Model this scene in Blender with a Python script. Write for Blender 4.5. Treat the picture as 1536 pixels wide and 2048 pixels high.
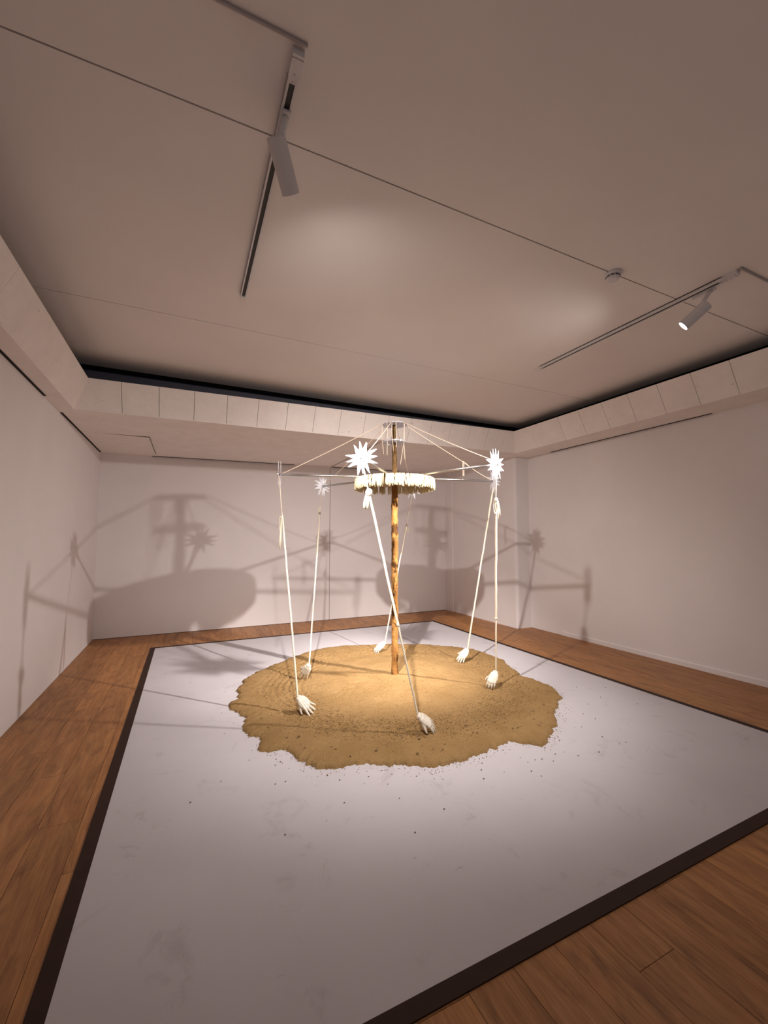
import bpy, bmesh, math, random
from math import sin, cos, pi, radians, sqrt, atan2, hypot
from mathutils import Vector, Matrix, noise

# ------------------------------------------------------------------ scene, camera, world, exposure
for o in list(bpy.data.objects):
    bpy.data.objects.remove(o, do_unlink=True)
scene = bpy.context.scene
COL = scene.collection
random.seed(11)

CAM_H = 1.55
cam_data = bpy.data.cameras.new('camera')
cam_data.sensor_fit = 'VERTICAL'
cam_data.sensor_height = 36.0
cam_data.sensor_width = 27.0
cam_data.lens = 834.0 * 36.0 / 2048.0
cam_data.clip_start = 0.02
cam_data.clip_end = 100
cam = bpy.data.objects.new('camera', cam_data)
COL.objects.link(cam)
cam.location = (0, 0, CAM_H)
cam.rotation_euler = (radians(90 + 3.787), 0, radians(-25.205))
scene.camera = cam

world = bpy.data.worlds.new('world')
scene.world = world
world.use_nodes = True
bg = world.node_tree.nodes['Background']
bg.inputs['Color'].default_value = (1.0, 0.90, 0.88, 1)
bg.inputs['Strength'].default_value = 0.30  # added even fill light, enters through the open end behind the camera

scene.view_settings.view_transform = 'Standard'
scene.view_settings.look = 'None'
scene.view_settings.gamma = 1.0
scene.view_settings.use_curve_mapping = False
scene.view_settings.exposure = 0.1
scene.cycles.use_denoising = True
scene.cycles.max_bounces = 12
scene.cycles.diffuse_bounces = 8
scene.cycles.glossy_bounces = 4
scene.cycles.transparent_max_bounces = 16
scene.cycles.sample_clamp_indirect = 6.0

LAMP_COLOR = (1.0, 0.905, 0.85)
# each spotlight: (cone in degrees, power): hot core, wide wash and faint spill of its reflector
LAMP_BEAMS = ((46.0, 1430.0), (102.0, 385.0), (152.0, 55.0))

# ------------------------------------------------------------------ material helpers
def srgb(r, g, b):
    def f(c):
        c /= 255.0
        return c / 12.92 if c <= 0.04045 else ((c + 0.055) / 1.055) ** 2.4
    return (f(r), f(g), f(b), 1)

class NT:
    def __init__(s, name):
        s.m = bpy.data.materials.new(name); s.m.use_nodes = True
        s.t = s.m.node_tree; s.n = s.t.nodes
        s.b = s.n['Principled BSDF']; s.out = s.n['Material Output']
    def add(s, kind, **kw):
        n = s.n.new(kind)
        for k, v in kw.items(): setattr(n, k, v)
        return n
    def link(s, a, b): s.t.links.new(a, b)
    def coords(s, scale=(1, 1, 1), which='Object'):
        tc = s.add('ShaderNodeTexCoord'); mp = s.add('ShaderNodeMapping')
        mp.inputs['Scale'].default_value = scale
        s.link(tc.outputs[which], mp.inputs['Vector'])
        return mp.outputs['Vector']
    def world_coords(s, scale=(1, 1, 1)):
        g = s.add('ShaderNodeNewGeometry'); mp = s.add('ShaderNodeMapping')
        mp.inputs['Scale'].default_value = scale
        s.link(g.outputs['Position'], mp.inputs['Vector'])
        return mp.outputs['Vector']
    def noise(s, vec, scale, detail=4, rough=0.55, dist=0.0):
        n = s.add('ShaderNodeTexNoise')
        n.inputs['Scale'].default_value = scale; n.inputs['Detail'].default_value = detail
        n.inputs['Roughness'].default_value = rough; n.inputs['Distortion'].default_value = dist
        s.link(vec, n.inputs['Vector'])
        return n.outputs['Fac']
    def ramp(s, fac, stops):
        r = s.add('ShaderNodeValToRGB'); e = r.color_ramp.elements
        while len(e) < len(stops): e.new(0.5)
        for i, (p, c) in enumerate(stops):
            e[i].position = p; e[i].color = c
        s.link(fac, r.inputs['Fac'])
        return r.outputs['Color']
    def mix(s, fac, a, b, mode='MIX'):
        m = s.add('ShaderNodeMix', data_type='RGBA', blend_type=mode)
        for key, val in ((0, fac), (6, a), (7, b)):
            if hasattr(val, 'is_linked'): s.link(val, m.inputs[key])
            else: m.inputs[key].default_value = val
        return m.outputs[2]
    def bump(s, height, strength=0.3, dist=0.01):
        b = s.add('ShaderNodeBump')
        b.inputs['Strength'].default_value = strength; b.inputs['Distance'].default_value = dist
        s.link(height, b.inputs['Height']); s.link(b.outputs['Normal'], s.b.inputs['Normal'])
    def base(s, col, rough=0.6, metal=0.0, spec=0.5):
        if hasattr(col, 'is_linked'): s.link(col, s.b.inputs['Base Color'])
        else: s.b.inputs['Base Color'].default_value = col
        s.b.inputs['Roughness'].default_value = rough
        s.b.inputs['Metallic'].default_value = metal
        s.b.inputs['Specular IOR Level'].default_value = spec

def plain(name, col, rough=0.6, metal=0.0, spec=0.5, var=0.06, scale=20):
    k = NT(name)
    v = k.world_coords()
    n = k.noise(v, scale, 5)
    d = (col[0] * (1 - var), col[1] * (1 - var), col[2] * (1 - var), 1)
    k.base(k.ramp(n, [(0.35, d), (0.65, col)]), rough, metal, spec)
    return k.m

def make_materials():
    M = {}
    def paint(name, col, bump=0.12, blem=0.04):
        k = NT(name); v = k.world_coords()
        n1 = k.noise(v, 1.3, 4); n2 = k.noise(v, 60, 4)
        d = tuple(c * (1 - blem) for c in col[:3]) + (1,)
        k.base(k.ramp(n1, [(0.35, d), (0.65, col)]), 0.75, 0, 0.25)
        k.bump(n2, bump, 0.004)
        return k.m
    M['wall'] = paint('wall_paint', (0.77, 0.735, 0.735, 1))
    M['ceiling'] = paint('ceiling_paint', (0.77, 0.725, 0.705, 1), 0.1)
    # rough painted soffit board with small blemishes
    k = NT('soffit_board'); v = k.world_coords()
    n1 = k.noise(v, 4, 6, 0.7); n2 = k.noise(v, 45, 5, 0.7); n3 = k.noise(v, 25, 3, 0.8)
    c = k.ramp(n1, [(0.3, (0.75, 0.70, 0.67, 1)), (0.7, (0.83, 0.78, 0.75, 1))])
    spots = k.ramp(n3, [(0.27, (0.45, 0.45, 0.45, 1)), (0.33, (1, 1, 1, 1))])
    k.base(k.mix(1.0, c, spots, 'MULTIPLY'), 0.8, 0, 0.2); k.bump(n2, 0.35, 0.006)
    M['soffit'] = k.m
    M['recess_shade'] = plain('recess_shade_tone', (0.032, 0.032, 0.042, 1), 0.9, 0, 0.1)  # shade of the recess put into the colour, near black
    M['recess_wall'] = plain('recess_wall_shade_tone', (0.13, 0.13, 0.16, 1), 0.9, 0, 0.1)  # blue-grey wall tone, kept dark to deepen the shade in the recess
    M['slot'] = plain('slot_shadow_gap', (0.03, 0.025, 0.022, 1), 0.8, 0, 0.1)
    # wooden floor
    k = NT('floor_planks')
    info = k.add('ShaderNodeObjectInfo')
    v = k.world_coords((1, 1, 1))
    comb = k.add('ShaderNodeVectorMath', operation='ADD')
    sc = k.add('ShaderNodeVectorMath', operation='SCALE'); sc.inputs['Scale'].default_value = 1.0
    cx = k.add('ShaderNodeCombineXYZ')
    mul = k.add('ShaderNodeMath', operation='MULTIPLY'); mul.inputs[1].default_value = 37.0
    k.link(info.outputs['Random'], mul.inputs[0]); k.link(mul.outputs[0], cx.inputs['X']); k.link(mul.outputs[0], cx.inputs['Y'])
    k.link(v, comb.inputs[0]); k.link(cx.outputs[0], comb.inputs[1])
    mp = k.add('ShaderNodeMapping'); mp.inputs['Scale'].default_value = (9, 0.9, 1)
    k.link(comb.outputs[0], mp.inputs['Vector'])
    g1 = k.noise(mp.outputs['Vector'], 2.2, 8, 0.62, 0.9)
    mp2 = k.add('ShaderNodeMapping'); mp2.inputs['Scale'].default_value = (60, 2.2, 1)
    k.link(comb.outputs[0], mp2.inputs['Vector'])
    g2 = k.noise(mp2.outputs['Vector'], 2.0, 5, 0.6)
    c1 = k.ramp(g1, [(0.22, (0.23, 0.095, 0.029, 1)), (0.48, (0.36, 0.170, 0.058, 1)), (0.78, (0.47, 0.245, 0.096, 1))])
    c2 = k.ramp(g2, [(0.3, (0.72, 0.70, 0.68, 1)), (0.7, (1.08, 1.06, 1.04, 1))])
    mp3 = k.add('ShaderNodeMapping'); mp3.inputs['Scale'].default_value = (3.2, 0.9, 1)
    k.link(comb.outputs[0], mp3.inputs['Vector'])
    g3 = k.noise(mp3.outputs['Vector'], 2.6, 6, 0.7, 1.6)
    cm = k.ramp(g3, [(0.28, (0.62, 0.56, 0.52, 1)), (0.5, (1, 1, 1, 1)), (0.75, (1.22, 1.16, 1.08, 1))])
    c3 = k.mix(1.0, k.mix(1.0, c1, c2, 'MULTIPLY'), cm, 'MULTIPLY')
    tone = k.ramp(info.outputs['Random'], [(0.0, (0.90, 0.88, 0.87, 1)), (1.0, (1.08, 1.05, 1.03, 1))])
    k.base(k.mix(1.0, c3, tone, 'MULTIPLY'), 0.48, 0, 0.4)
    k.bump(g2, 0.15, 0.003)
    M['wood'] = k.m
    M['joint'] = plain('floor_joint', (0.07, 0.034, 0.015, 1), 0.8)
    # white platform sheet with scuffs
    k = NT('white_platform'); v = k.world_coords()
    n1 = k.noise(v, 0.9, 5, 0.6); n2 = k.noise(v, 3.1, 6, 0.72, 1.2)
    v2 = k.world_coords((1.0, 2.6, 1)); n3 = k.noise(v2, 5.5, 4, 0.6, 0.6)
    c = k.ramp(n1, [(0.3, (0.465, 0.447, 0.475, 1)), (0.7, (0.515, 0.497, 0.527, 1))])
    sm = k.ramp(n2, [(0.26, (0.72, 0.70, 0.69, 1)), (0.42, (1, 1, 1, 1))])
    sc3 = k.ramp(n3, [(0.22, (0.55, 0.53, 0.52, 1)), (0.30, (1, 1, 1, 1))])
    k.base(k.mix(1.0, k.mix(0.75, c, sm, 'MULTIPLY'), sc3, 'MULTIPLY'), 0.5, 0, 0.35)
    M['platform'] = k.m
    M['border'] = plain('dark_border', (0.030, 0.012, 0.007, 1), 0.6, 0, 0.22, 0.25, 12)
    # sand
    k = NT('sand'); v = k.world_coords()
    n1 = k.noise(v, 3, 6, 0.6); n2 = k.noise(v, 130, 4, 0.7); n3 = k.noise(v, 34, 4, 0.75)
    c = k.ramp(n1, [(0.3, (0.315, 0.195, 0.080, 1)), (0.7, (0.415, 0.265, 0.118, 1))])
    gr = k.ramp(n2, [(0.28, (0.55, 0.5, 0.45, 1)), (0.5, (1, 1, 1, 1)), (0.75, (1.15, 1.14, 1.12, 1))])
    sp = k.ramp(n3, [(0.24, (0.42, 0.36, 0.30, 1)), (0.34, (1, 1, 1, 1))])
    k.base(k.mix(1.0, k.mix(0.7, c, gr, 'MULTIPLY'), sp, 'MULTIPLY'), 0.95, 0, 0.1)
    h = k.add('ShaderNodeMath', operation='ADD'); k.link(n2, h.inputs[0]); k.link(n3, h.inputs[1])
    k.bump(h.outputs[0], 0.9, 0.016)
    M['sand'] = k.m
    M['crumb'] = plain('dark_crumbs', (0.21, 0.135, 0.07, 1), 0.95, 0, 0.1, 0.4, 60)
    # clay pole
    k = NT('ochre_clay'); v = k.world_coords()
    n1 = k.noise(v, 9, 6, 0.65); n2 = k.noise(v, 70, 5, 0.7)
    vv = k.world_coords((1, 1, 0.55)); n3 = k.noise(vv, 9.5, 4, 0.65, 0.5)
    c = k.ramp(n1, [(0.3, (0.22, 0.10, 0.028, 1)), (0.7, (0.38, 0.19, 0.054, 1))])
    st = k.ramp(n3, [(0.38, (0.10, 0.07, 0.05, 1)), (0.46, (1, 1, 1, 1))])
    k.base(k.mix(0.85, c, st, 'MULTIPLY'), 0.9, 0, 0.15); k.bump(n2, 0.8, 0.012)
    M['clay'] = k.m
    M['stick'] = plain('bare_stick', (0.18, 0.105, 0.042, 1), 0.85, 0, 0.2, 0.45, 45)
    M['steel'] = plain('polished_steel', (0.58, 0.56, 0.54, 1), 0.36, 1.0, 0.5, 0.05)
    M['cream'] = plain('cream_yarn', (0.76, 0.68, 0.45, 1), 0.9, 0, 0.1, 0.15, 90)
    M['cotton'] = plain('cotton_rope', (0.72, 0.65, 0.51, 1), 0.85, 0, 0.15, 0.12, 120)
    M['string'] = plain('beige_string', (0.72, 0.58, 0.46, 1), 0.85, 0, 0.15, 0.1, 80)
    M['board'] = plain('raw_board', (0.46, 0.34, 0.21, 1), 0.85, 0, 0.2, 0.15, 14)
    # wax
    k = NT('white_wax'); v = k.world_coords()
    n1 = k.noise(v, 30, 4)
    k.base(k.ramp(n1, [(0.3, (0.53, 0.48, 0.39, 1)), (0.7, (0.64, 0.60, 0.52, 1))]), 0.42, 0, 0.45)
    k.b.inputs['Subsurface Weight'].default_value = 0.25
    k.b.inputs['Subsurface Radius'].default_value = (0.01, 0.006, 0.004)
    k.b.inputs['Subsurface Scale'].default_value = 0.6
    M['wax'] = k.m
    # milky acrylic star
    k = NT('milky_acrylic')
    v = k.world_coords(); n1 = k.noise(v, 12, 3)
    col = k.ramp(n1, [(0.3, (0.88, 0.90, 0.95, 1)), (0.7, (0.95, 0.96, 0.99, 1))])
    k.base(col, 0.2, 0, 0.5)
    tr = k.add('ShaderNodeBsdfTransparent'); tl = k.add('ShaderNodeBsdfTranslucent')
    tl.inputs['Color'].default_value = (0.9, 0.92, 0.98, 1)
    mx = k.add('ShaderNodeMixShader'); mx.inputs[0].default_value = 0.3
    mx2 = k.add('ShaderNodeMixShader'); mx2.inputs[0].default_value = 0.38
    k.link(k.b.outputs[0], mx.inputs[1]); k.link(tl.outputs[0], mx.inputs[2])
    k.link(mx.outputs[0], mx2.inputs[1]); k.link(tr.outputs[0], mx2.inputs[2])
    k.link(mx2.outputs[0], k.out.inputs['Surface'])
    M['star'] = k.m
    # clear acrylic disc
    k = NT('clear_acrylic'); v = k.world_coords(); n1 = k.noise(v, 9, 3)
    k.base(k.ramp(n1, [(0.3, (0.50, 0.50, 0.56, 1)), (0.7, (0.62, 0.62, 0.68, 1))]), 0.12, 0, 0.6)
    tr = k.add('ShaderNodeBsdfTransparent'); tr.inputs['Color'].default_value = (0.95, 0.96, 1, 1)
    mx = k.add('ShaderNodeMixShader'); mx.inputs[0].default_value = 0.38
    k.link(k.b.outputs[0], mx.inputs[1]); k.link(tr.outputs[0], mx.inputs[2]); k.link(mx.outputs[0], k.out.inputs['Surface'])
    M['acrylic'] = k.m
    M['fixture'] = plain('white_fixture', (0.62, 0.60, 0.61, 1), 0.45, 0, 0.4, 0.03)
    M['fixture_dark'] = plain('dark_rail_slot', (0.02, 0.017, 0.015, 1), 0.6)
    M['conduit'] = plain('painted_conduit', (0.42, 0.37, 0.37, 1), 0.6, 0, 0.3)
    k = NT('lamp_lens')
    k.base((0.9, 0.9, 0.9, 1), 0.3)
    tcv = k.coords((1, 1, 1)); nn = k.noise(tcv, 20, 2)
    cc = k.ramp(nn, [(0.3, (1.0, 0.93, 0.88, 1)), (0.7, (1.0, 0.96, 0.92, 1))])
    k.link(cc, k.b.inputs['Emission Color']); k.b.inputs['Emission Strength'].default_value = 6.0
    M['lens'] = k.m
    return M
M = make_materials()

# ------------------------------------------------------------------ mesh helpers
def mesh_of(name, verts, faces, mat=None, smooth=False):
    me = bpy.data.meshes.new(name)
    me.from_pydata([tuple(v) for v in verts], [], faces)
    me.validate()
    if mat: me.materials.append(mat)
    if smooth:
        me.polygons.foreach_set('use_smooth', [True] * len(me.polygons))
    me.update()
    return me

def link(name, data, parent=None, loc=None):
    o = bpy.data.objects.new(name, data)
    COL.objects.link(o)
    if parent is not None: o.parent = parent
    if loc is not None: o.location = loc
    return o

def tag(o, label=None, cat=None, group=None, kind=None):
    if label: o['label'] = label
    if cat: o['category'] = cat
    if group: o['group'] = group
    if kind: o['kind'] = kind
    return o

class MB:
    """collects verts/faces; builds one mesh object"""
    def __init__(s): s.v = []; s.f = []
    def box(s, x0, x1, y0, y1, z0, z1):
        b = len(s.v)
        s.v += [(x0, y0, z0), (x1, y0, z0), (x1, y1, z0), (x0, y1, z0), (x0, y0, z1), (x1, y0, z1), (x1, y1, z1), (x0, y1, z1)]
        s.f += [tuple(b + i for i in q) for q in ((0, 3, 2, 1), (4, 5, 6, 7), (0, 1, 5, 4), (1, 2, 6, 5), (2, 3, 7, 6), (3, 0, 4, 7))]
        return s
    def prism(s, poly, vec):
        """extrude 3-D polygon by vec"""
        b = len(s.v); n = len(poly); vec = Vector(vec)
        s.v += [tuple(p) for p in poly] + [tuple(Vector(p) + vec) for p in poly]
        s.f.append(tuple(b + i for i in range(n))[::-1]); s.f.append(tuple(b + n + i for i in range(n)))
        for i in range(n):
            j = (i + 1) % n
            s.f.append((b + i, b + j, b + n + j, b + n + i))
        return s
    def tube(s, pts, rad, n=8, cap=True, mod=None):
        pts = [Vector(p) for p in pts]
        if not hasattr(rad, '__len__'): rad = [rad] * len(pts)
        b = len(s.v)
        t = (pts[1] - pts[0]).normalized()
        up = Vector((0, 0, 1)) if abs(t.z) < 0.9 else Vector((1, 0, 0))
        u = t.cross(up).normalized(); L = 0.0
        for i, p in enumerate(pts):
            if i:
                L += (p - pts[i - 1]).length
            a = pts[min(i + 1, len(pts) - 1)] - pts[max(i - 1, 0)]
            t = a.normalized()
            u = (u - t * u.dot(t)).normalized(); w = t.cross(u)
            for k in range(n):
                th = 2 * pi * k / n
                r = rad[i] * (mod(th, L) if mod else 1.0)
                s.v.append(tuple(p + u * (r * cos(th)) + w * (r * sin(th))))
        for i in range(len(pts) - 1):
            for k in range(n):
                k2 = (k + 1) % n
                s.f.append((b + i * n + k, b + i * n + k2, b + (i + 1) * n + k2, b + (i + 1) * n + k))
        if cap:
            s.f.append(tuple(b + k for k in range(n))[::-1])
            e = b + (len(pts) - 1) * n
            s.f.append(tuple(e + k for k in range(n)))
        return s
    def lathe(s, prof, centre, axis=(0, 0, 1), n=24):
        """profile of (radius, height) about an axis"""
        ax = Vector(axis).normalized()
        up = Vector((0, 0, 1)) if abs(ax.z) < 0.9 else Vector((1, 0, 0))
        u = ax.cross(up).normalized(); w = ax.cross(u); c = Vector(centre)
        b = len(s.v); m = len(prof)
        for (r, h) in prof:
            for k in range(n):
                th = 2 * pi * k / n
                s.v.append(tuple(c + ax * h + u * (r * cos(th)) + w * (r * sin(th))))
        for i in range(m - 1):
            for k in range(n):
                k2 = (k + 1) % n
                s.f.append((b + i * n + k, b + (i + 1) * n + k, b + (i + 1) * n + k2, b + i * n + k2))
        if prof[0][0] > 1e-6: s.f.append(tuple(b + k for k in range(n)))
        if prof[-1][0] > 1e-6: s.f.append(tuple(b + (m - 1) * n + k for k in range(n))[::-1])
        return s
    def build(s, name, mat, parent=None, smooth=False, loc=None):
        off = Vector(loc) if loc is not None else Vector((0, 0, 0))
        me = mesh_of(name, [Vector(v) - off for v in s.v], s.f, mat, smooth)
        bm = bmesh.new(); bm.from_mesh(me); bmesh.ops.recalc_face_normals(bm, faces=bm.faces); bm.to_mesh(me); bm.free()
        return link(name, me, parent, off if loc is not None else None)

def empty(name, loc, parent=None):
    e = link(name, None, parent, loc); e.empty_display_size = 0.1
    return e

def child(mb, name, mat, root, smooth=False):
    """build a part whose vertices are in world space under a root that sits at root.location"""
    off = Vector(root.location)
    p = root.parent
    while p is not None:
        off += Vector(p.location); p = p.parent
    mb.v = [tuple(Vector(v) - off) for v in mb.v]
    return mb.build(name, mat, root, smooth)

# ------------------------------------------------------------------ the room
XL, XR, YB, YF = -1.285, 5.565, 7.865, -2.6
def zsof(x): return 2.925 + (x - XL) / (XR - XL) * 0.11    # soffit height, slightly out of level
ZC = 3.5

floor = MB().box(XL - .1, XR + .1, YF, YB + .1, -0.06, -0.004).build('floor', M['joint'])
tag(floor, 'brown wood-effect plank floor around the white platform', kind='structure')
PX0, PX1, PY0, PY1 = -0.37, 4.245, 1.33, 6.862       # white sheet of the platform
BW = 0.064                                            # dark border
PW, PL, GAP = 0.2, 1.22, 0.0011
plank_me = MB().box(GAP, PW - GAP, GAP, PL - GAP, -0.004, 0.0)
plank_mesh = mesh_of('plank', plank_me.v, plank_me.f, M['wood'])
nrow = int((XR - XL) / PW) + 1
for i in range(nrow):
    x0 = XL + i * PW
    w = min(PW, XR - x0)
    off = [0.0, 0.41, 0.83, 0.2, 0.63, 1.02][i % 6]
    y = -0.55 - off
    while y < YB:
        y1 = y + PL
        inside = x0 > PX0 and x0 + w < PX1 and y > PY0 and y1 < PY1
        if y1 > -0.2 and not inside:
            l = min(PL, YB - y)
            if l > 0.03 and w > 0.03:
                p = link('plank', plank_mesh, floor, (x0, y, 0))
                p.scale = (w / PW, l / PL, 1)
        y = y1

wl = MB().box(XL - .12, XL, YF, YB + .12, 0, 3.6).build('wall_left', M['wall']); tag(wl, 'pale plaster wall on the left', kind='structure')
# back wall: two boards with a thin joint
wb = MB().box(XL, XR, YB + .015, YB + .12, 0, 3.6).build('wall_back', M['slot']); tag(wb, 'pale back wall of two boards with a vertical joint', kind='structure')
SEAM = 2.527
MB().box(XL, SEAM - .004, YB, YB + .015, 0.006, 3.6).build('wall_panel', M['wall'], wb)
MB().box(SEAM + .004, 5.3, YB, YB + .015, 0.006, 3.6).build('wall_panel', M['wall'], wb)
wr = MB()
wr.box(XR, XR + .12, YF, YB + .1, 0, 3.6)
wr = wr.build('wall_right', M['wall']); tag(wr, 'pale plaster wall on the right', kind='structure')
# projecting bay at the far end of the right wall with a soft corner
bay = []
BX, BY = 5.25, 5.68
R = 0.05
bay = [(XR, BY)] + [(BX + R - R * sin(a * pi / 12), BY + R - R * cos(a * pi / 12)) for a in range(7)] + [(BX, 7.61), (BX - .022, 7.615), (BX - .04, YB), (XR, YB)]
b = MB().prism([(x, y, 0.0) for x, y in bay], (0, 0, 3.2)).build('wall_bay', M['wall']); tag(b, 'shallow projecting bay of the right wall beside the far corner', kind='structure')
bb = MB().prism([(XR, YF, 0), (XR - .014, YF, 0), (XR - .014, YF, .055), (XR - .006, YF, .065), (XR, YF, .065)], (0, 5.0 - YF, 0)).build('baseboard_right', M['wall'])
tag(bb, 'low white baseboard along the right wall', kind='structure')

# upper ceiling: backing, panels with joints, recess behind the soffit coloured dark for shade
ceil = MB().box(-1.28, 5.5, YF, 5.9, ZC + .03, ZC + .1).build('ceiling', M['recess_shade']); tag(ceil, 'raised pale ceiling of wide panels with thin joints', kind='structure')
cy = [YF, -0.065, 1.945, 3.956, None]
cy[4] = 5.52
for k in range(4):
    y0 = cy[k] + (0.0045 if k < 3 else 0.003); y1 = cy[k + 1] - (0.0045 if k < 2 else 0.003)
    MB().box(-1.2, 5.22, y0, y1, ZC, ZC + .012).build('ceiling_panel', M['ceiling'], ceil)
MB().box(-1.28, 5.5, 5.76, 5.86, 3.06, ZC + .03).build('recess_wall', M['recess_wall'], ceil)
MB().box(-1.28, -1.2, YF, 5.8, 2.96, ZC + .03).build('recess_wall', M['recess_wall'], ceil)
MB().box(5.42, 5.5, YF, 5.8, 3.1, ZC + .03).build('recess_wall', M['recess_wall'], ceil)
MB().box(-1.28, 5.5, 5.47, 5.8, 3.06, 3.07).build('recess_shade_board', M['recess_shade'], ceil)  # added unseen dark board over the back soffit, deepens the recess shade
MB().box(5.07, 5.5, YF, 5.4, 3.07, 3.08).build('recess_shade_board', M['recess_shade'], ceil)  # same added dark board over the right soffit

# soffit: flat underside + sloping fascia panels
FL, FR = -1.125, 5.055                   # fold lines
FBL, FBR = 5.32, 5.43                    # back fold at the left / right end
EL, ER = -0.985, 4.88                    # upper edges
EBL, EBR = 5.16, 5.275
ZEL, ZER = 3.235, 3.352
def lerp(a, b, t): return a + (b - a) * t
def slab(poly, t=0.012):
    """thin slab rising from a downward-facing polygon"""
    return MB().prism(poly, (0, 0, t))
yfold = lambda x: lerp(FBL, FBR, (x - FL) / (FR - FL))
yedge = lambda x: lerp(EBL, EBR, (x - EL) / (ER - EL))
zedge = lambda x: lerp(ZEL, ZER, (x - EL) / (ER - EL))
tl = slab([(XL, YF, zsof(XL)), (FL, YF, zsof(FL)), (FL, FBL, zsof(FL)), (XL, FBL, zsof(XL))]).build('trim_1', M['soffit']); tag(tl, 'narrow left soffit with sloping fascia panels', kind='structure')
tb = slab([(XL, FBL, zsof(XL)), (FL, FBL, zsof(FL)), (FR, FBR, zsof(FR)), (XR, FBR, zsof(XR)), (XR, YB, zsof(XR)), (XL, YB, zsof(XL))]).build('trim_2', M['soffit']); tag(tb, 'wide back soffit with sloping fascia panels', kind='structure')
tr_ = slab([(FR, YF, zsof(FR)), (XR, YF, zsof(XR)), (XR, FBR, zsof(XR)), (FR, FBR, zsof(FR))]).build('trim_3', M['soffit']); tag(tr_, 'narrow right soffit with sloping fascia panels', kind='structure')
def fascia(parent, a, b, c, d, outward):
    """a,b on the fold, c,d on the upper edge"""
    MB().prism([a, b, c, d], outward).build('fascia_panel', M['soffit'], parent)
g = 0.0022
def backing(parent, a, b, c, d, out):
    o2 = Vector(out)
    MB().prism([tuple(Vector(p) + o2) for p in (a, b, c, d)], tuple(o2)).build('fascia_backing', M['slot'], parent)
# back fascia
ks = [FL + 0.0] + [-0.69 + 0.36 * i for i in range(16)] + [FR]
for i in range(len(ks) - 1):
    x0, x1 = ks[i], ks[i + 1]
    if x1 - x0 < 0.05: continue
    f0 = x0 + (g if i else 0); f1 = x1 - (g if i < len(ks) - 2 else 0)
    e0 = EL if i == 0 else f0; e1 = ER if i == len(ks) - 2 else f1
    e0 = max(e0, EL); e1 = min(e1, ER)
    fascia(tb, (f0, yfold(f0), zsof(f0)), (f1, yfold(f1), zsof(f1)), (e1, yedge(e1), zedge(e1)), (e0, yedge(e0), zedge(e0)), (0, 0.012, 0.004))
backing(tb, (FL + .02, yfold(FL), zsof(FL)), (FR - .02, yfold(FR), zsof(FR)), (ER, yedge(ER), ZER - .003), (EL, yedge(EL), ZEL - .003), (0, 0.0125, 0.004))
# side fascias
for (par, fx, ex, fy, ey, ze, o, nm, y_ref) in ((tl, FL, EL, FBL, EBL, ZEL, -1, 'l', 4.3), (tr_, FR, ER, FBR, EBR, ZER, 1, 'r', 4.38)):
    st_ = 1.1 if o < 0 else 0.36; g = 0.0012 if o < 0 else 0.0022
    ks = sorted([y_ref - st_ * i for i in range(20) if y_ref - st_ * i > YF] + [YF])
    ks.append(None)
    for i in range(len(ks) - 1):
        y0 = ks[i] + (g if i else 0)
        if ks[i + 1] is None: fy1, ey1 = fy, ey
        else: fy1 = ey1 = ks[i + 1] - g
        z = zsof(fx)
        fascia(par, (fx, y0, z), (fx, fy1, z), (ex, ey1, ze), (ex, y0, ze), (o * 0.012, 0, 0.004))
    backing(par, (fx, YF, zsof(fx)), (fx, fy - .02, zsof(fx)), (ex, ey, ze - .003), (ex, YF, ze - .003), (o * 0.0125, 0, 0.004))
# shadow-gap slots where the soffit meets the walls
n_trim = [4]
def slot(p0, p1, w, label):
    p0 = Vector(p0); p1 = Vector(p1); d = (p1 - p0).normalized(); s = Vector((d.y, -d.x, 0)) * w
    o = MB().prism([p0, p1, p1 + s, p0 + s], (0, 0, 0.03)).build('trim_%d' % n_trim[0], M['slot']); n_trim[0] += 1
    return tag(o, label, kind='structure')
def zs(x): return zsof(x) - 0.0035
slot((-0.57, YB - .001, zs(-0.57)), (1.80, YB - .001, zs(1.8)), 0.04, 'dark slot between the soffit and the left half of the back wall')
slot((2.54, YB - .001, zs(2.54)), (4.05, YB - .001, zs(4.05)), 0.05, 'dark slot between the soffit and the right half of the back wall')
slot((XL + .001, 1.0, zs(XL)), (XL + .001, 4.92, zs(XL)), 0.022, 'dark slot along the near part of the left wall')
slot((XL + .001, 5.5, zs(XL)), (XL + .001, 7.75, zs(XL)), 0.022, 'dark slot along the far part of the left wall')
slot((XR - .001, 5.14, zs(XR)), (XR - .001, 2.72, zs(XR)), 0.03, 'dark slot between the soffit and the right wall')
# access hatch outline in the back soffit
hz = zsof(-0.9) - 0.0012
ha = MB().box(XL + .02, -0.5, 6.385, 6.390, hz - .001, hz + .01).box(-0.503, -0.5, 6.385, 7.6, hz - .002, hz + .01).build('hatch_joint', M['slot'], tb)

# ------------------------------------------------------------------ platform
pl = empty('platform', ((PX0 + PX1) / 2, (PY0 + PY1) / 2, 0))
tag(pl, 'large low white platform with dark brown edging under the sand', 'platform')
child(MB().box(PX0, PX1, PY0, PY1, 0.0, 0.006), 'top_sheet', M['platform'], pl)
child(MB().box(PX0 - BW, PX0, PY0 - BW, PY1 + BW, 0.0, 0.0065), 'border_strip', M['border'], pl)
child(MB().box(PX1, PX1 + BW, PY0 - BW, PY1 + BW, 0.0, 0.0065), 'border_strip', M['border'], pl)
child(MB().box(PX0, PX1, PY0 - BW, PY0, 0.0, 0.0065), 'border_strip', M['border'], pl)
child(MB().box(PX0, PX1, PY1, PY1 + BW, 0.0, 0.0065), 'border_strip', M['border'], pl)
PT = 0.006

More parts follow.
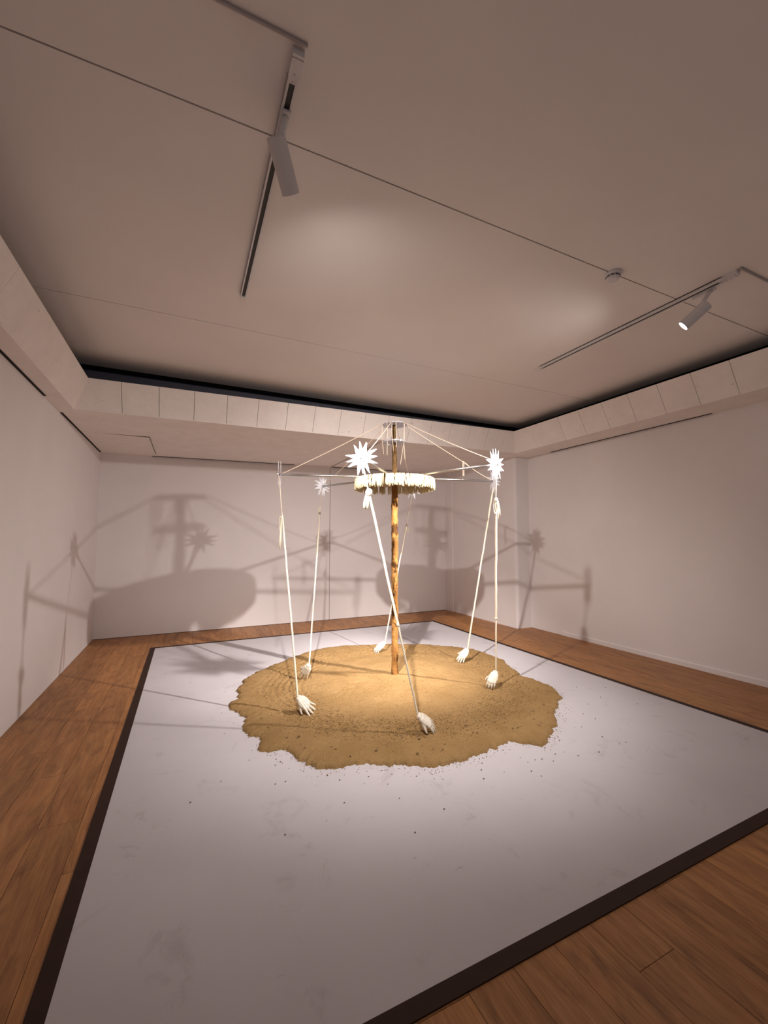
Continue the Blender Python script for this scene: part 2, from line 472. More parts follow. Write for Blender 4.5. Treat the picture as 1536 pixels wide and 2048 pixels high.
# ------------------------------------------------------------------ sand
PCX, PCY = 2.08, 4.14
out_px = [(-1.761, -0.083), (-1.641, .099), (-1.647, .321), (-1.455, .741), (-1.142, 1.0), (-.733, 1.362), (-.261, 1.535), (.308, 1.42), (.72, 1.27), (1.097, 1.049), (1.4, .76), (1.55, .479), (1.53, .1), (1.452, -.22), (1.297, -.554), (1.339, -.843), (1.289, -1.107), (.93, -1.374), (.637, -1.628), (.307, -1.84), (.216, -1.756), (.106, -1.661), (-.184, -1.729), (-.456, -1.749), (-.583, -1.758), (-.799, -1.588), (-.963, -1.532), (-1.254, -1.442), (-1.376, -1.244), (-1.449, -1.095), (-1.614, -1.017), (-1.584, -.821), (-1.674, -.639), (-1.645, -.395)]
outl = sorted([(atan2(y + 4.254 - PCY, x + 2.138 - PCX), hypot(x + 2.138 - PCX, y + 4.254 - PCY)) for x, y in out_px])
def outline(th):
    n = len(outl)
    for i in range(n):
        a0, r0 = outl[i]; a1, r1 = outl[(i + 1) % n]
        if i == n - 1:
            a1 += 2 * pi
            if th < outl[0][0]: th += 2 * pi
        if a0 <= th <= a1:
            t = (th - a0) / max(a1 - a0, 1e-6); t = t * t * (3 - 2 * t) * 0.5 + t * 0.5
            return r0 + (r1 - r0) * t
    return outl[0][1]
def fbm(x, y, z, s, o=4):
    return noise.fractal(Vector((x * s, y * s, z * s)), 0.6, 2.1, o, noise_basis='PERLIN_ORIGINAL')
def sand_h(x, y, R=None):
    dx, dy = x - PCX, y - PCY
    r = hypot(dx, dy); th = atan2(dy, dx)
    if R is None: R = outline(th)
    m = 0.088 - 0.055 * min(r / 0.98, 1.0) ** 1.25
    rr = r + 0.05 * fbm(cos(th), sin(th), 3.3, 1.4, 2)
    if 0.85 < rr < 1.5:
        wgt = max(0, min(1, (rr - 0.9) / 0.12)) * max(0, min(1, (1.46 - rr) / 0.15))
        m += wgt * (0.0075 * sin(rr * 2 * pi / 0.066 + 1.5 * fbm(x, y, 4.0, 1.1, 2)) * (0.45 + 0.9 * abs(fbm(x, y, 7.0, 0.9, 2))) - 0.004)
        m += wgt * 0.011 * max(0, fbm(x, y, 0.3, 26, 3))
    if r > 1.25: m += 0.010 * min(1, (r - 1.25) / 0.2)
    m += 0.006 * fbm(x, y, 0.0, 3.0, 3) + 0.0045 * fbm(x, y, 1.0, 20.0, 4)
    e = (R - r) / 0.17
    if e < 1:
        e = max(e, 0); m *= sqrt(max(0.0, 1 - (1 - e) ** 2)) ** 0.9
    return max(m, 0.0) + PT
def sand():
    NA, NR = 900, 150
    v, f = [(PCX, PCY, sand_h(PCX, PCY))], []
    rs = []
    for a in range(NA):
        th = -pi + 2 * pi * a / NA
        rr = outline(th)
        rr += 0.035 * fbm(cos(th), sin(th), 0, 6, 3) + 0.022 * fbm(cos(th), sin(th), 2, 22, 3) + random.uniform(-.012, .014)
        rs.append(rr)
    for a in range(NA):
        th = -pi + 2 * pi * a / NA
        for i in range(1, NR + 1):
            t = i / NR; r = rs[a] * t
            x, y = PCX + r * cos(th), PCY + r * sin(th)
            v.append((x, y, sand_h(x, y, rs[a]) if i < NR else PT + 0.0004))
    for a in range(NA):
        a2 = (a + 1) % NA
        f.append((0, 1 + a * NR, 1 + a2 * NR))
        for i in range(NR - 1):
            p, q = 1 + a * NR + i, 1 + a2 * NR + i
            f.append((p, p + 1, q + 1, q))
    me = mesh_of('sand_bed', v, f, M['sand'], True)
    o = link('sand_bed', me)
    return tag(o, 'wide round bed of raked tan sand spread on the white platform', 'sand', kind='stuff')
sand_o = sand()

def crumbs():
    mb = MB()
    def lump(x, y, z, r):
        b = len(mb.v)
        q = [(1, 0, 0), (-1, 0, 0), (0, 1, 0), (0, -1, 0), (0, 0, 1), (0, 0, -1)]
        rr = [r * random.uniform(.7, 1.2) for _ in q]
        for (a, c, d), s in zip(q, rr): mb.v.append((x + a * s * 1.2, y + c * s, z + d * s * .8))
        for t in ((0, 2, 4), (2, 1, 4), (1, 3, 4), (3, 0, 4), (2, 0, 5), (1, 2, 5), (3, 1, 5), (0, 3, 5)): mb.f.append(tuple(b + i for i in t))
    for _ in range(4200):                       # along the raked rings and on the bed
        th = random.uniform(-pi, pi)
        r = random.gauss(1.2, .13) if random.random() < .75 else random.uniform(.2, 1.6)
        x, y = PCX + r * cos(th), PCY + r * sin(th)
        if r < outline(th) - .08: lump(x, y, sand_h(x, y) + .001, random.uniform(.0022, .0058))
    for _ in range(70):
        th = random.uniform(-2.9, 0.3); r = outline(th) - random.uniform(.05, .4)
        x, y = PCX + r * cos(th), PCY + r * sin(th)
        lump(x, y, sand_h(x, y) + .003, random.uniform(.006, .013))
    for _ in range(420):                        # spilled just outside the edge
        th = random.uniform(-pi, pi) if random.random() < .4 else random.uniform(-2.6, -.4)
        r = outline(th) + abs(random.gauss(0, .05)) + .01
        lump(PCX + r * cos(th), PCY + r * sin(th), PT + .002, random.uniform(.0015, .004))
    for _ in range(60):                         # further out on the sheet
        th = random.uniform(-2.6, -.5); r = outline(th) + abs(random.gauss(0, .35)) + .03
        x, y = PCX + r * cos(th), PCY + r * sin(th)
        if y > PY0 + .03: lump(x, y, PT + .003, random.uniform(.003, .006))
    o = mb.build('sand_crumbs', M['crumb'])
    return tag(o, 'scattered dark crumbs of sand and grit on and around the bed', 'grit', kind='stuff')
crumbs()
def grit():
    mb = MB()
    q = [(1, 0, 0), (-1, 0, 0), (0, 1, 0), (0, -1, 0), (0, 0, 1), (0, 0, -1)]
    for _ in range(9000):                       # pale lumps thrown up by the raking
        th = random.uniform(-pi, pi); r = random.gauss(1.18, .11)
        cl = fbm(cos(th) * r, sin(th) * r, 9, 2.2, 2)
        if cl < random.uniform(-.5, .35): continue
        x, y = PCX + r * cos(th), PCY + r * sin(th)
        if r > outline(th) - .1: continue
        b = len(mb.v); s_ = random.uniform(.003, .0085); z = sand_h(x, y) + .0015
        for (a, c, d) in q:
            t = s_ * random.uniform(.7, 1.2); mb.v.append((x + a * t * 1.2, y + c * t, z + d * t * .8))
        for t in ((0, 2, 4), (2, 1, 4), (1, 3, 4), (3, 0, 4), (2, 0, 5), (1, 2, 5), (3, 1, 5), (0, 3, 5)): mb.f.append(tuple(b + i for i in t))
    o = mb.build('sand_lumps', M['sand'])
    return tag(o, 'pale sand lumps along the raked rings of the sand bed', 'grit', kind='stuff')
grit()

# ------------------------------------------------------------------ the carousel sculpture
car = empty('carousel_sculpture', (PCX, PCY, 0.07))
tag(car, 'tall clay pole carrying a fringed wheel with six steel arms and white stars', 'sculpture')
def rope_mod(strands, pitch, amp):
    return lambda th, L: 1 + amp * cos(strands * (th - 2 * pi * L / pitch))
# pole
def pole(name, mat, z0, z1, m, lab):
    n = 26
    v, f = [], []
    for i in range(m):
        z = lerp(z0, z1, i / (m - 1))
        if z < 2.05: r = 0.0355 + 0.004 * fbm(0, 0, z, 3, 2)
        elif z < 2.3: r = lerp(0.0355, 0.030, (z - 2.05) / .25)
        else: r = lerp(0.030, 0.0215, (z - 2.3) / (2.84 - 2.3))
        cx = PCX + 0.008 * fbm(1.7, 0, z, 2.2, 2); cy_ = PCY + 0.008 * fbm(0, 5.1, z, 2.2, 2)
        if z < 0.2: cx += 0.0; r += 0.004 * max(0, (0.2 - z) / .15)
        for k in range(n):
            th = 2 * pi * k / n
            q = r * (1 + 0.16 * fbm(cos(th) * .04, sin(th) * .04, z, 16, 4) + 0.05 * fbm(cos(th) * .04, sin(th) * .04, z, 60, 2))
            v.append((cx + q * cos(th), cy_ + q * sin(th), z))
    for i in range(m - 1):
        for k in range(n):
            k2 = (k + 1) % n
            f.append((i * n + k, i * n + k2, (i + 1) * n + k2, (i + 1) * n + k))
    f.append(tuple((m - 1) * n + k for k in range(n)))
    mb = MB(); mb.v = v; mb.f = f
    o = child(mb, name, mat, car, True)
    tag(o, lab)
pole('pole', M['clay'], 0.05, 2.225, 160, 'rough ochre clay pole with dark burnt patches')
pole('upper_pole', M['stick'], 2.22, 2.84, 50, 'bare brown upper end of the pole')
# acrylic discs at the top
def ring_disc(z, r, hole, t, name, notch=6):
    mb = MB(); n = 72
    def R(k):
        th = 2 * pi * k / n
        return r * (1 - 0.05 * max(0, cos(notch * th)) ** 8)
    b = len(mb.v)
    for k in range(n):
        th = 2 * pi * k / n
        for (q, h) in ((hole, 0), (R(k), 0), (R(k), t), (hole, t)):
            mb.v.append((PCX + q * cos(th), PCY + q * sin(th), z + h))
    for k in range(n):
        k2 = (k + 1) % n
        for j in range(4):
            j2 = (j + 1) % 4
            mb.f.append((b + 4 * k + j, b + 4 * k2 + j, b + 4 * k2 + j2, b + 4 * k + j2))
    return child(mb, name, M['acrylic'], car)
tag(ring_disc(2.838, 0.138, 0.012, 0.009, 'acrylic_disc'), 'clear acrylic disc at the pole top')
tag(ring_disc(2.635, 0.135, 0.03, 0.014, 'acrylic_disc'), 'clear acrylic disc below the pole top')
# fringed wheel
wheel = child(MB().lathe([(0.03, 2.185), (0.418, 2.185), (0.424, 2.19), (0.424, 2.207), (0.418, 2.213), (0.03, 2.213)], (PCX, PCY, 0), n=64), 'fringed_wheel', M['board'], car)
tag(wheel, 'round board hung with cream yarn fringe')
fr = MB()
a = 0.0
while a < 2 * pi:
    # gaps between bundles of yarn
    gap = 0.0
    if random.random() < 0.07: gap = random.uniform(.035, .06)
    rr = random.uniform(.0048, .0078)
    a += 2 * rr / 0.43 * 0.86 + gap
    for lay in range(2):
        aa = a + random.uniform(-.012, .012); L = random.uniform(.098, .122) + (0.0 if lay == 0 else -.006)
        sl = random.gauss(0, .022); ro = 0.428 + lay * 0.006 + random.uniform(-.002, .003)
        P_ = lambda r, z, d: (PCX + r * cos(aa + d), PCY + r * sin(aa + d), z)
        fr.tube([P_(0.395, 2.218, 0), P_(ro - .004, 2.222, 0), P_(ro + .006, 2.212, 0), P_(ro + .007, 2.19, sl * .2), P_(ro + .007 + random.uniform(0, .004), 2.212 - L * .6, sl * .6), P_(ro + .006 + random.uniform(-.004, .006), 2.212 - L, sl)], [rr * .8, rr, rr, rr, rr * 1.05, rr * .8], 5)
o = child(fr, 'yarn_fringe', M['cream'], wheel, True)
o.location = Vector((0, 0, 0)); tag(o, kind='stuff')
hub = child(MB().lathe([(0.034, 2.213), (0.075, 2.213), (0.075, 2.225), (0.06, 2.235), (0.06, 2.262), (0.05, 2.27), (0.034, 2.27)], (PCX, PCY, 0), n=32), 'hub', M['steel'], car, False)
# arms and stars
R_ARM = 1.25
arms = {}
star_angles = [73, 97, 120, 168, 191, 210, 257, 275, 298, 341, 366, 390]
def star_plate(mb, c, u, w, n, r_out, r_in, t):
    """12 points in four groups of three, in the plane u,w"""
    pts = []
    m = len(star_angles)
    for i in range(m):
        a0 = radians(star_angles[i]); a1 = radians(star_angles[(i + 1) % m] + (360 if i == m - 1 else 0))
        ro = r_out * (1 + 0.05 * sin(i * 2.4))
        pts.append((ro, a0)); pts.append((r_in * (0.97 if a1 - a0 > 0.5 else 1.05), (a0 + a1) / 2))
    ring = [c + u * (r * cos(a)) + w * (r * sin(a)) for r, a in pts]
    b = len(mb.v); k = len(ring)
    for s in (-.5, .5):
        for q, (r, a) in zip(ring, pts):
            e = 0.3 if r > r_in * 1.3 else 1.0
            mb.v.append(tuple(q + n * (t * s * e)))
        mb.v.append(tuple(c + n * (t * s)))
    for i in range(k):
        j = (i + 1) % k
        mb.f.append((b + i, b + j, b + k)); mb.f.append((b + k + 1 + j, b + k + 1 + i, b + 2 * k + 1))
        mb.f.append((b + i, b + k + 1 + i, b + k + 1 + j, b + j))
arm_spec = dict(A=(-129.2, 2.222), B=(-69.5, 2.232), C=(-8.8, 2.252), D=(51.6, 2.255), E=(113.2, 2.25), F=(170.0, 2.225))
star_lbl = dict(A='white star nearest the viewer, left of the pole', B='white star at the near right arm end', C='white star half hidden behind the near right star', D='white star behind the wheel rim', E='pale star at the far left arm end', F='star seen edge-on at the left arm end')
for key, (deg, z) in arm_spec.items():
    th = radians(deg); d = Vector((cos(th), sin(th), 0))
    p0 = Vector((PCX, PCY, 2.243)) + d * 0.05
    p1 = Vector((PCX, PCY, 0)) + d * R_ARM + Vector((0, 0, z))
    ax = (p1 - p0).normalized()
    ar = MB().tube([p0, p1 + ax * 0.022], 0.0125, 14)
    ao = child(ar, 'arm', M['steel'], car, True)
    nut = MB().lathe([(0.010, 0.0), (0.021, 0.0), (0.021, 0.014), (0.010, 0.014)], p1 + ax * 0.008, ax, 12)
    child(nut, 'end_collar', M['steel'], ao)
    u = Vector((-sin(th), cos(th), 0)); w = Vector((0, 0, 1))
    st = MB()
    for off_, rot in ((-0.012, 0), (0.012, 0.0)):
        star_plate(st, p1 + ax * off_, u, w, ax, 0.140, 0.060, 0.006)
    so = child(st, 'star', M['star'], car); tag(so, star_lbl[key])
    arms[key] = (p1, d)
# stay cords from the top disc to the arms
def sag(p, q, s, n=14):
    return [Vector(p).lerp(Vector(q), i / n) - Vector((0, 0, s * 4 * (i / n) * (1 - i / n))) for i in range(n + 1)]
for key, (p1, d) in arms.items():
    top = Vector((PCX, PCY, 2.847)) + d * 0.135
    end = p1 - d * 0.03 + Vector((0, 0, 0.012 if key != 'B' else 0.045))
    if key == 'C':
        mid = top.lerp(end, 0.66) + Vector((0, 0, 0.0))
        pts = sag(top, mid, 0.004, 10) + sag(mid, end, 0.012, 8)[1:]
        sc_ = child(MB().tube(pts, 0.0042, 6), 'stay_cord', M['string'], car, True)
        k = MB().lathe([(0.002, -.014), (.011, -.008), (.012, .004), (.003, .014)], mid, (0.3, 0, 1), 8)
        child(k, 'knot', M['string'], sc_)
        t2 = MB().tube([mid + Vector((.02, 0, -.004)), mid + Vector((.06, .0, -.03)), mid + Vector((.085, 0, -.045))], .006, 6)
        child(t2, 'tail', M['string'], sc_)
        hang = MB()
        for dx in (-.007, .007): hang.tube([mid + Vector((dx, 0, 0)), mid + Vector((dx, 0, -.07)), mid + Vector((dx * .9, 0, -.165))], .0042, 6)
        child(hang, 'hanging_loop', M['string'], sc_)
        bead = MB().lathe([(0.002, -.009), (.009, -.006), (.011, 0), (.009, .006), (.002, .009)], mid + Vector((-.012, 0, -.21)), (.7, 0, .5), 8)
        child(bead, 'bead', M['cotton'], sc_)
    else:
        child(MB().tube(sag(top, end, 0.012), 0.004, 6), 'stay_cord', M['string'], car, True)
# loose strings between the top discs and below
for deg, z0, z1, r0, r1, bend in ((-129, 2.85, 2.52, .136, .125, .015), (-69, 2.85, 2.38, .137, .10, .02), (-60, 2.85, 2.43, .137, .12, -.01), (-155, 2.85, 2.47, .138, .14, -.012), (-110, 2.85, 2.56, .137, .11, .01), (165, 2.85, 2.5, .136, .137, .01)):
    th = radians(deg)
    pts = []
    for i in range(11):
        t = i / 10; r = lerp(r0, r1, t) + bend * sin(t * pi * 1.4)
        pts.append((PCX + r * cos(th + .1 * t * t), PCY + r * sin(th + .1 * t * t), lerp(z0, z1, t)))
    child(MB().tube(pts, 0.0034, 6), 'loose_string', M['string'], car, True)

# ------------------------------------------------------------------ wax hands
def capsule(mb, a, b_, ra, rb, flat=None, n=10):
    a = Vector(a); b_ = Vector(b_); d = (b_ - a)
    L = d.length; ax = d.normalized()
    prof = [(0.0, -ra)]
    for k in range(1, 4): prof.append((ra * sin(k * pi / 6), -ra * cos(k * pi / 6)))
    for k in range(0, 4): prof.append((rb * cos(k * pi / 6 * 1.0), L + rb * sin(k * pi / 6)))
    prof.append((0.0, L + rb))
    prof = [(max(r, 1e-4), h) for r, h in prof]
    mb.lathe(prof, a, ax, n)
def hand_mesh(name, curl=0.35, spread=1.0, thumb=1.0):
    """wrist at origin, fingers along +X, thumb towards +Y, back of hand +Z"""
    mb = MB()
    kn = [(0.090, 0.034), (0.096, 0.0118), (0.092, -0.0118), (0.083, -0.034)]
    ln = [(0.030, 0.020, 0.016), (0.033, 0.022, 0.017), (0.031, 0.020, 0.016), (0.024, 0.016, 0.013)]
    an = [9, 2, -6, -16]
    rad = [0.0112, 0.0116, 0.0112, 0.0098]
    for (kx, ky), r in zip(kn, rad):
        capsule(mb, (0.012, ky * 0.55, 0.004), (kx, ky, 0.004), 0.019, r * 1.28)
        capsule(mb, (0.012, ky * 0.5, -0.006), (kx * .92, ky, -0.004), 0.016, r * 1.15)
    for px_, hw, rr_ in ((0.082, .031, .0125), (0.070, .033, .0140), (0.058, .034, .0150), (0.046, .034, .0160), (0.034, .032, .0165), (0.022, .029, .0170), (0.010, .024, .0175)):
        capsule(mb, (px_, hw, 0.001), (px_ - .004, -hw, 0.001), rr_, rr_ * .95)
    capsule(mb, (-0.012, 0.010, 0), (0.03, 0.013, 0), 0.021, 0.019)
    capsule(mb, (-0.012, -0.010, 0), (0.03, -0.013, 0), 0.021, 0.019)
    for (kx, ky), seg, a_, r in zip(kn, ln, an, rad):
        ang = radians(a_ * spread); p = Vector((kx, ky, 0.003)); bend = 0.02
        for i, l in enumerate(seg):
            bend += curl * (0.55, 0.7, 0.45)[i]
            q = p + Vector((cos(ang) * cos(bend), sin(ang) * cos(bend), -sin(bend))) * l
            capsule(mb, p, q, r * (1, .93, .86)[i], r * (.93, .86, .74)[i])
            p = q
    p = Vector((0.022, 0.022, -0.004)); ang = radians(44 * thumb); bend = 0.15
    for l, ra, rb, da in ((0.034, 0.0165, 0.0125, -8), (0.030, 0.0115, 0.0105, -10), (0.024, 0.0105, 0.008, -6)):
        q = p + Vector((cos(ang) * cos(bend), sin(ang) * cos(bend), -sin(bend))) * l
        capsule(mb, p, q, ra, rb); p = q; ang += radians(da); bend += curl * 0.25
    me = mesh_of(name, mb.v, mb.f, M['wax'])
    bm = bmesh.new(); bm.from_mesh(me); bmesh.ops.recalc_face_normals(bm, faces=bm.faces); bm.to_mesh(me); bm.free()
    o = bpy.data.objects.new('tmp', me); COL.objects.link(o)
    r_ = o.modifiers.new('r', 'REMESH'); r_.mode = 'VOXEL'; r_.voxel_size = 0.0024
    s_ = o.modifiers.new('s', 'SMOOTH'); s_.factor = 0.5; s_.iterations = 9
    dg = bpy.context.evaluated_depsgraph_get()
    me2 = bpy.data.meshes.new_from_object(o.evaluated_get(dg))
    bpy.data.objects.remove(o); bpy.data.meshes.remove(me)
    me2.name = name
    me2.polygons.foreach_set('use_smooth', [True] * len(me2.polygons))
    if not me2.materials: me2.materials.append(M['wax'])
    return me2
hands = {  # wrist, fingertip direction target, palm curl, view-blend (up weight)
    'F': ((0.930, 3.70, 0.150), (1.054, 3.627, 0.03), 0.10, 1.25, 0.55, 'wax hand with spread fingers and thumb down, at the front left of the sand'),
    'E': ((1.215, 4.50, 0.170), (1.169, 4.573, 0.03), 0.12, 1.1, 0.25, 'wax hand pointing down beside the far left rope, behind the front left hand'),
    'A': ((1.690, 2.92, 0.150), (1.839, 2.874, 0.03), 0.30, 0.5, 1.6, 'wax hand nearest the viewer, cupped palm down on the raked ring'),
    'B': ((2.880, 3.46, 0.165), (2.789, 3.446, 0.03), 0.6, 0.4, 0.9, 'foreshortened wax hand under the vertical rope at the right'),
    'C': ((3.150, 4.31, 0.155), (3.053, 4.330, 0.03), 0.15, 0.8, 0.9, 'wax hand on the far right edge of the sand, below the slanting rope'),
    'D': ((2.420, 5.16, 0.150), (2.296, 5.208, 0.03), 0.18, 0.5, 1.3, 'wax hand at the far edge of the sand, just left of the pole'),
}
camv = Vector((0, 0, CAM_H))
wrists = {}
for key, (w, t, curl, spr, upw, lab) in hands.items():
    w = Vector(w); t = Vector(t)
    f_ = (t - w).normalized()
    v_ = ((camv - w).normalized() + Vector((0, 0, upw))).normalized()
    n_ = (v_ - f_ * v_.dot(f_)).normalized()
    s_ = f_.cross(n_)
    me = hand_mesh('wax_hand', curl, spr)
    # place the fingertips on the sand: slide along the vertical
    Rm = Matrix((f_, s_, n_)).transposed().to_4x4()
    lo = min(((Rm @ v.co) for v in me.vertices), key=lambda q: q.z)
    base = w.copy()
    tipw = base + lo
    base.z += sand_h(tipw.x, tipw.y) - tipw.z - 0.003
    o = link('wax_hand', me); o.matrix_world = Matrix.Translation(base) @ Rm
    tag(o, 'white ' + lab, 'wax hand', 'wax hands touching the sand')
    wrists[key] = base - f_ * 0.028
    # small wire hook through the wrist belongs to the hand
    mbk = MB().lathe([(0.0015, -.004), (.0075, -.004), (.0075, .004), (.0015, .004)], Vector((-.024, 0, .004)), (1, 0, 0), 8)
    mbk.build('wrist_knot', M['cotton'], o)

# ------------------------------------------------------------------ ropes from the stars to the hands
rope_lbl = dict(A='thick white rope with a bunched tassel crossing in front of the pole', B='upright white rope with a tassel under the near right star', C='plain white rope slanting down to the far right hand', D='thin rope with a small loop passing behind the pole', E='cream rope hanging from the far left star', F='cream rope with a long looped tassel under the edge-on left star')
knot_t = dict(A=0.135, B=0.15, C=0.03, D=0.24, E=0.13, F=0.21)
thin_t = dict(A=0.66, B=0.72, C=1.0, D=1.0, E=1.0, F=1.0)
rad_main = dict(A=0.0098, B=0.0098, C=0.0098, D=0.0085, E=0.0085, F=0.0088)
def poly(p, q, t0, t1, step, jit=0.0):
    n = max(2, int((q - p).length * (t1 - t0) / step))
    out = []
    for i in range(n + 1):
        t = lerp(t0, t1, i / n)
        b_ = p.lerp(q, t)
        b_ += Vector((fbm(t * 9, 1, 0, 1, 2), fbm(t * 9, 2, 5, 1, 2), 0)) * jit * min(1, 6 * t * (1 - t) + .0)
        out.append(b_)
    return out
for key, (p1, d) in arms.items():
    top = p1 + Vector((0, 0, -0.012)) + d * 0.006
    bot = wrists[key]
    r = empty('hanging_rope', bot)
    tag(r, rope_lbl[key], 'rope', 'ropes hanging from the stars')
    kt = knot_t[key]; tt = thin_t[key]
    child(MB().tube(poly(top, bot, 0, kt + .01, .04, .004), 0.0042 if key not in 'AC' else .0062, 6), 'upper_cord', M['cotton' if key in 'ABC' else 'string'], r, True)
    child(MB().tube(poly(top, bot, kt, min(tt + .005, 1), .0075, .003), rad_main[key], 12, True, rope_mod(3, 0.055, 0.17)), 'rope', M['cotton'], r, True)
    if tt < 1:
        child(MB().tube(poly(top, bot, tt, 1.0, .005, .003), 0.0072, 10, True, rope_mod(2, 0.036, 0.34)), 'thin_rope', M['cotton'], r, True)
        e = top.lerp(bot, tt)
        child(MB().lathe([(0.003, -.02), (.0125, -.012), (.013, .008), (.004, .02)], e, (bot - top).normalized(), 8), 'whipping', M['cotton'], r, True)
    kp = top.lerp(bot, kt)
    if key != 'C':
        sz = dict(A=0.030, B=0.019, D=0.008, E=0.009, F=0.009)[key]
        kn = MB().lathe([(0.003, -1.1 * sz), (.75 * sz, -.8 * sz), (sz, 0), (.8 * sz, .8 * sz), (.25 * sz, 1.1 * sz)], kp, (0.25, .1, 1), 12)
        child(kn, 'knot', M['cotton'], r, True)
        side = Vector((-0.9, 0.43, 0)) if key in 'AFE' else Vector((0.9, -0.43, 0))   # screen-left / screen-right
        ts = MB()
        nst, ln_, wd = dict(A=(16, .135, .020), B=(10, .19, .010), D=(3, .12, .006), E=(3, .10, .006), F=(3, .36, .006))[key]
        for i in range(nst):
            s = (i / max(1, nst - 1) - .5) * 2
            L = ln_ * random.uniform(.72, 1.0) if key != 'A' else ln_ * random.uniform(.93, 1.0)
            c0 = kp + side * (.012 if key in 'AB' else .006)
            dv = Vector((random.uniform(-1, 1), random.uniform(-1, 1), 0)) * wd * .45
            lean = side * (.012 if key != 'F' else .012)
            if key == 'D': lean = Vector((0, 0, 0)) + (bot - top).normalized() * 0.0 + Vector((-.012, .006, 0))
            pts = [c0 + side * (s * wd * .35) + Vector((0, 0, 0)), c0 + side * (s * wd * .7) + dv + lean * .6 - Vector((0, 0, L * .35)), c0 + side * (s * wd) + dv * 1.4 + lean - Vector((0, 0, L * .7)), c0 + side * (s * wd * 1.1) + dv * 1.5 + lean - Vector((0, 0, L))]
            ts.tube(pts, [.0045, .0052, .0050, .0036], 6)
        if key in 'FDB':      # a loop of cord beside the tassel
            cl = kp + side * (-.010 if key == 'B' else .018); H = dict(F=.15, D=.10, B=.13)[key]
            lp = [cl + side * (.012 * sin(2 * pi * q / 16)) + Vector((0, 0, -H / 2 + H / 2 * cos(2 * pi * q / 16))) for q in range(17)]
            ts.tube(lp, .0042, 6)
        child(ts, 'tassel', M['cotton'], r, True)

# ------------------------------------------------------------------ ceiling lights
def track(x, y0, y1, label):
    t = empty('lighting_track', (x, y0, ZC - .03)); tag(t, label, 'light track', 'ceiling lighting tracks')
    w = 0.021
    z1, z0 = ZC, ZC - .03
    child(MB().box(x - w, x - .012, y0 + .09, y1, z0, z1).box(x + .012, x + w, y0 + .09, y1, z0, z1).box(x - w, x + w, y0 + .09, y1, z1 - .008, z1), 'rail', M['fixture'], t)
    child(MB().box(x - .012, x + .012, y0 + .12, y1 - .02, z1 - .026, z1 - .008), 'conductor_slot', M['fixture_dark'], t)
    child(MB().box(x - w - .001, x + w + .001, y1, y1 + .02, z0 - .001, z1), 'end_cap', M['fixture'], t)
    fb = child(MB().box(x - w - .002, x + w + .002, y0, y0 + .09, z0 - .003, z1).box(x - .012, x + .012, y0 + .09, y0 + .12, z0 + .002, z1), 'feed_box', M['fixture'], t)
    child(MB().lathe([(.001, 0), (.0035, 0), (.0035, .002), (.001, .002)], (x, y0 + .075, z0 - .005), (0, 0, 1), 10), 'screw', M['conduit'], fb)
    child(MB().lathe([(.001, 0), (.003, 0), (.003, .002), (.001, .002)], (x, y0 + .11, z0 - .0002), (0, 0, 1), 10), 'screw', M['conduit'], fb)
    child(MB().box(x - w - .002, x + w + .002, y0 + .012, y0 + .015, z0 - .0045, z0 - .003), 'cover_joint', M['conduit'], fb)
    return t
track(0.347, 1.53, 3.36, 'white lighting track on the ceiling at the left')
track(3.556, 1.53, 3.39, 'white lighting track on the ceiling at the right')
def spot(x, y, front, aim, L, label, lens=6):
    t = empty('spotlight', (x, y, ZC - .03)); tag(t, label, 'spotlight', 'ceiling spotlights')
    F = Vector(front); dv = (Vector(aim) - F).normalized(); B = F - dv * L
    child(MB().box(x - .0175, x + .0175, y - .03, y + .13, ZC - .042, ZC - .0305), 'track_adapter', M['fixture'], t)
    piv = F - dv * (L * .78) + Vector((0, 0, .036))
    child(MB().tube([(x, y, ZC - .04), (lerp(x, piv.x, .25), lerp(y, piv.y, .25), ZC - .06), tuple(piv), tuple(piv - Vector((0, 0, .03)))], [.015, .015, .014, .012], 12), 'stem', M['fixture'], t, True)
    r = .042
    prof = [(.006, 0), (r - .003, 0), (r, .003), (r, L), (r - .003, L), (r - .003, L - .012)]
    hd = MB().lathe(prof + [(.002, L - .012)], B, dv, 40)
    h = child(hd, 'lamp_head', M['fixture'], t)
    ls = MB().lathe([(.0015, 0), (r - .004, 0), (r - .004, .001), (.0015, .001)], F - dv * .0105, dv, 32)
    child(ls, 'lens', M['lens'], h)
    rot = dv.to_track_quat('-Z', 'Y').to_euler()
    for cone, power in LAMP_BEAMS:
        ld = bpy.data.lights.new('spot_lamp', 'SPOT'); ld.energy = power; ld.color = LAMP_COLOR
        ld.spot_size = radians(cone); ld.spot_blend = 1.0; ld.shadow_soft_size = 0.03
        lo = bpy.data.objects.new('spot_lamp', ld); COL.objects.link(lo); lo.parent = t
        lo.location = F + dv * .012 - Vector(t.location); lo.rotation_euler = rot
    return t
AIM = (PCX, PCY, 1.0)
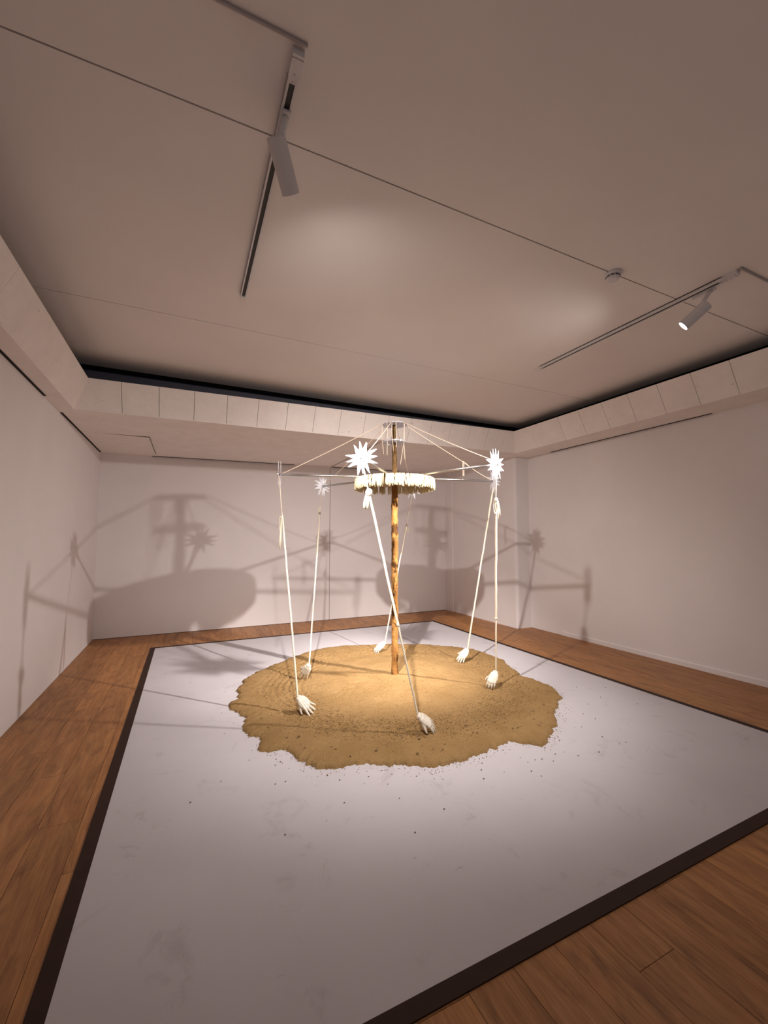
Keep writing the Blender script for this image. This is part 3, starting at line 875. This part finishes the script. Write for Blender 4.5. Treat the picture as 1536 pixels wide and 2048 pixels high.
spot(0.350, 1.79, (0.402, 1.90, 3.20), AIM, 0.21, 'grey cylindrical spotlight on the left track, seen from behind')
spot(3.590, 1.72, (3.430, 1.845, 3.20), AIM, 0.20, 'grey cylindrical spotlight on the right track with glowing lens')
# smoke detector
sd = empty('smoke_detector', (2.776, 1.949, ZC)); tag(sd, 'small white round smoke detector on the ceiling joint', 'smoke detector')
child(MB().lathe([(.002, 0), (.058, 0), (.060, -.004), (.060, -.014), (.052, -.02), (.002, -.02)], (2.776, 1.949, ZC), (0, 0, 1), 32), 'base', M['fixture'], sd, False)
child(MB().lathe([(.002, -.02), (.044, -.02), (.046, -.034), (.040, -.044), (.030, -.048), (.002, -.048)], (2.776, 1.949, ZC), (0, 0, 1), 32), 'body', M['fixture'], sd, False)
vt = MB()
for k in range(10):
    th = 2 * pi * k / 10
    c = Vector((2.776 + .0455 * cos(th), 1.949 + .0455 * sin(th), ZC - .027)); u = Vector((-sin(th), cos(th), 0)) * .009; n_ = Vector((cos(th), sin(th), 0)) * .0015
    vt.prism([c - u - Vector((0, 0, .004)) - n_, c + u - Vector((0, 0, .004)) - n_, c + u + Vector((0, 0, .004)) - n_, c - u + Vector((0, 0, .004)) - n_], n_ * 2)
child(vt, 'vent_ring', M['fixture_dark'], sd)
# conduits feeding the tracks
for x0, x1, lab in ((-1.1, 0.375, 'thin ceiling conduit running to the left lighting track'), (3.53, 5.3, 'thin ceiling conduit running to the right lighting track')):
    c = MB().tube([(x0, 1.505, ZC - .008), (x1, 1.505, ZC - .006)], .0065, 10).build('cable_conduit', M['conduit'], None, True, (x0, 1.505, ZC))
    tag(c, lab, 'conduit', 'ceiling conduits')
# cable on the back soffit
pc = MB().tube([(2.53, 7.80, zsof(2.53) - .006), (2.535, 6.9, zsof(2.53) - .006), (2.53, 6.2, zsof(2.53) - .006), (2.535, 5.48, zsof(2.53) - .006)], .007, 8).build('power_cable', M['conduit'], None, True, (2.53, 7.8, zsof(2.53)))
tag(pc, 'thin dark cable across the back soffit behind the near star', 'cable')
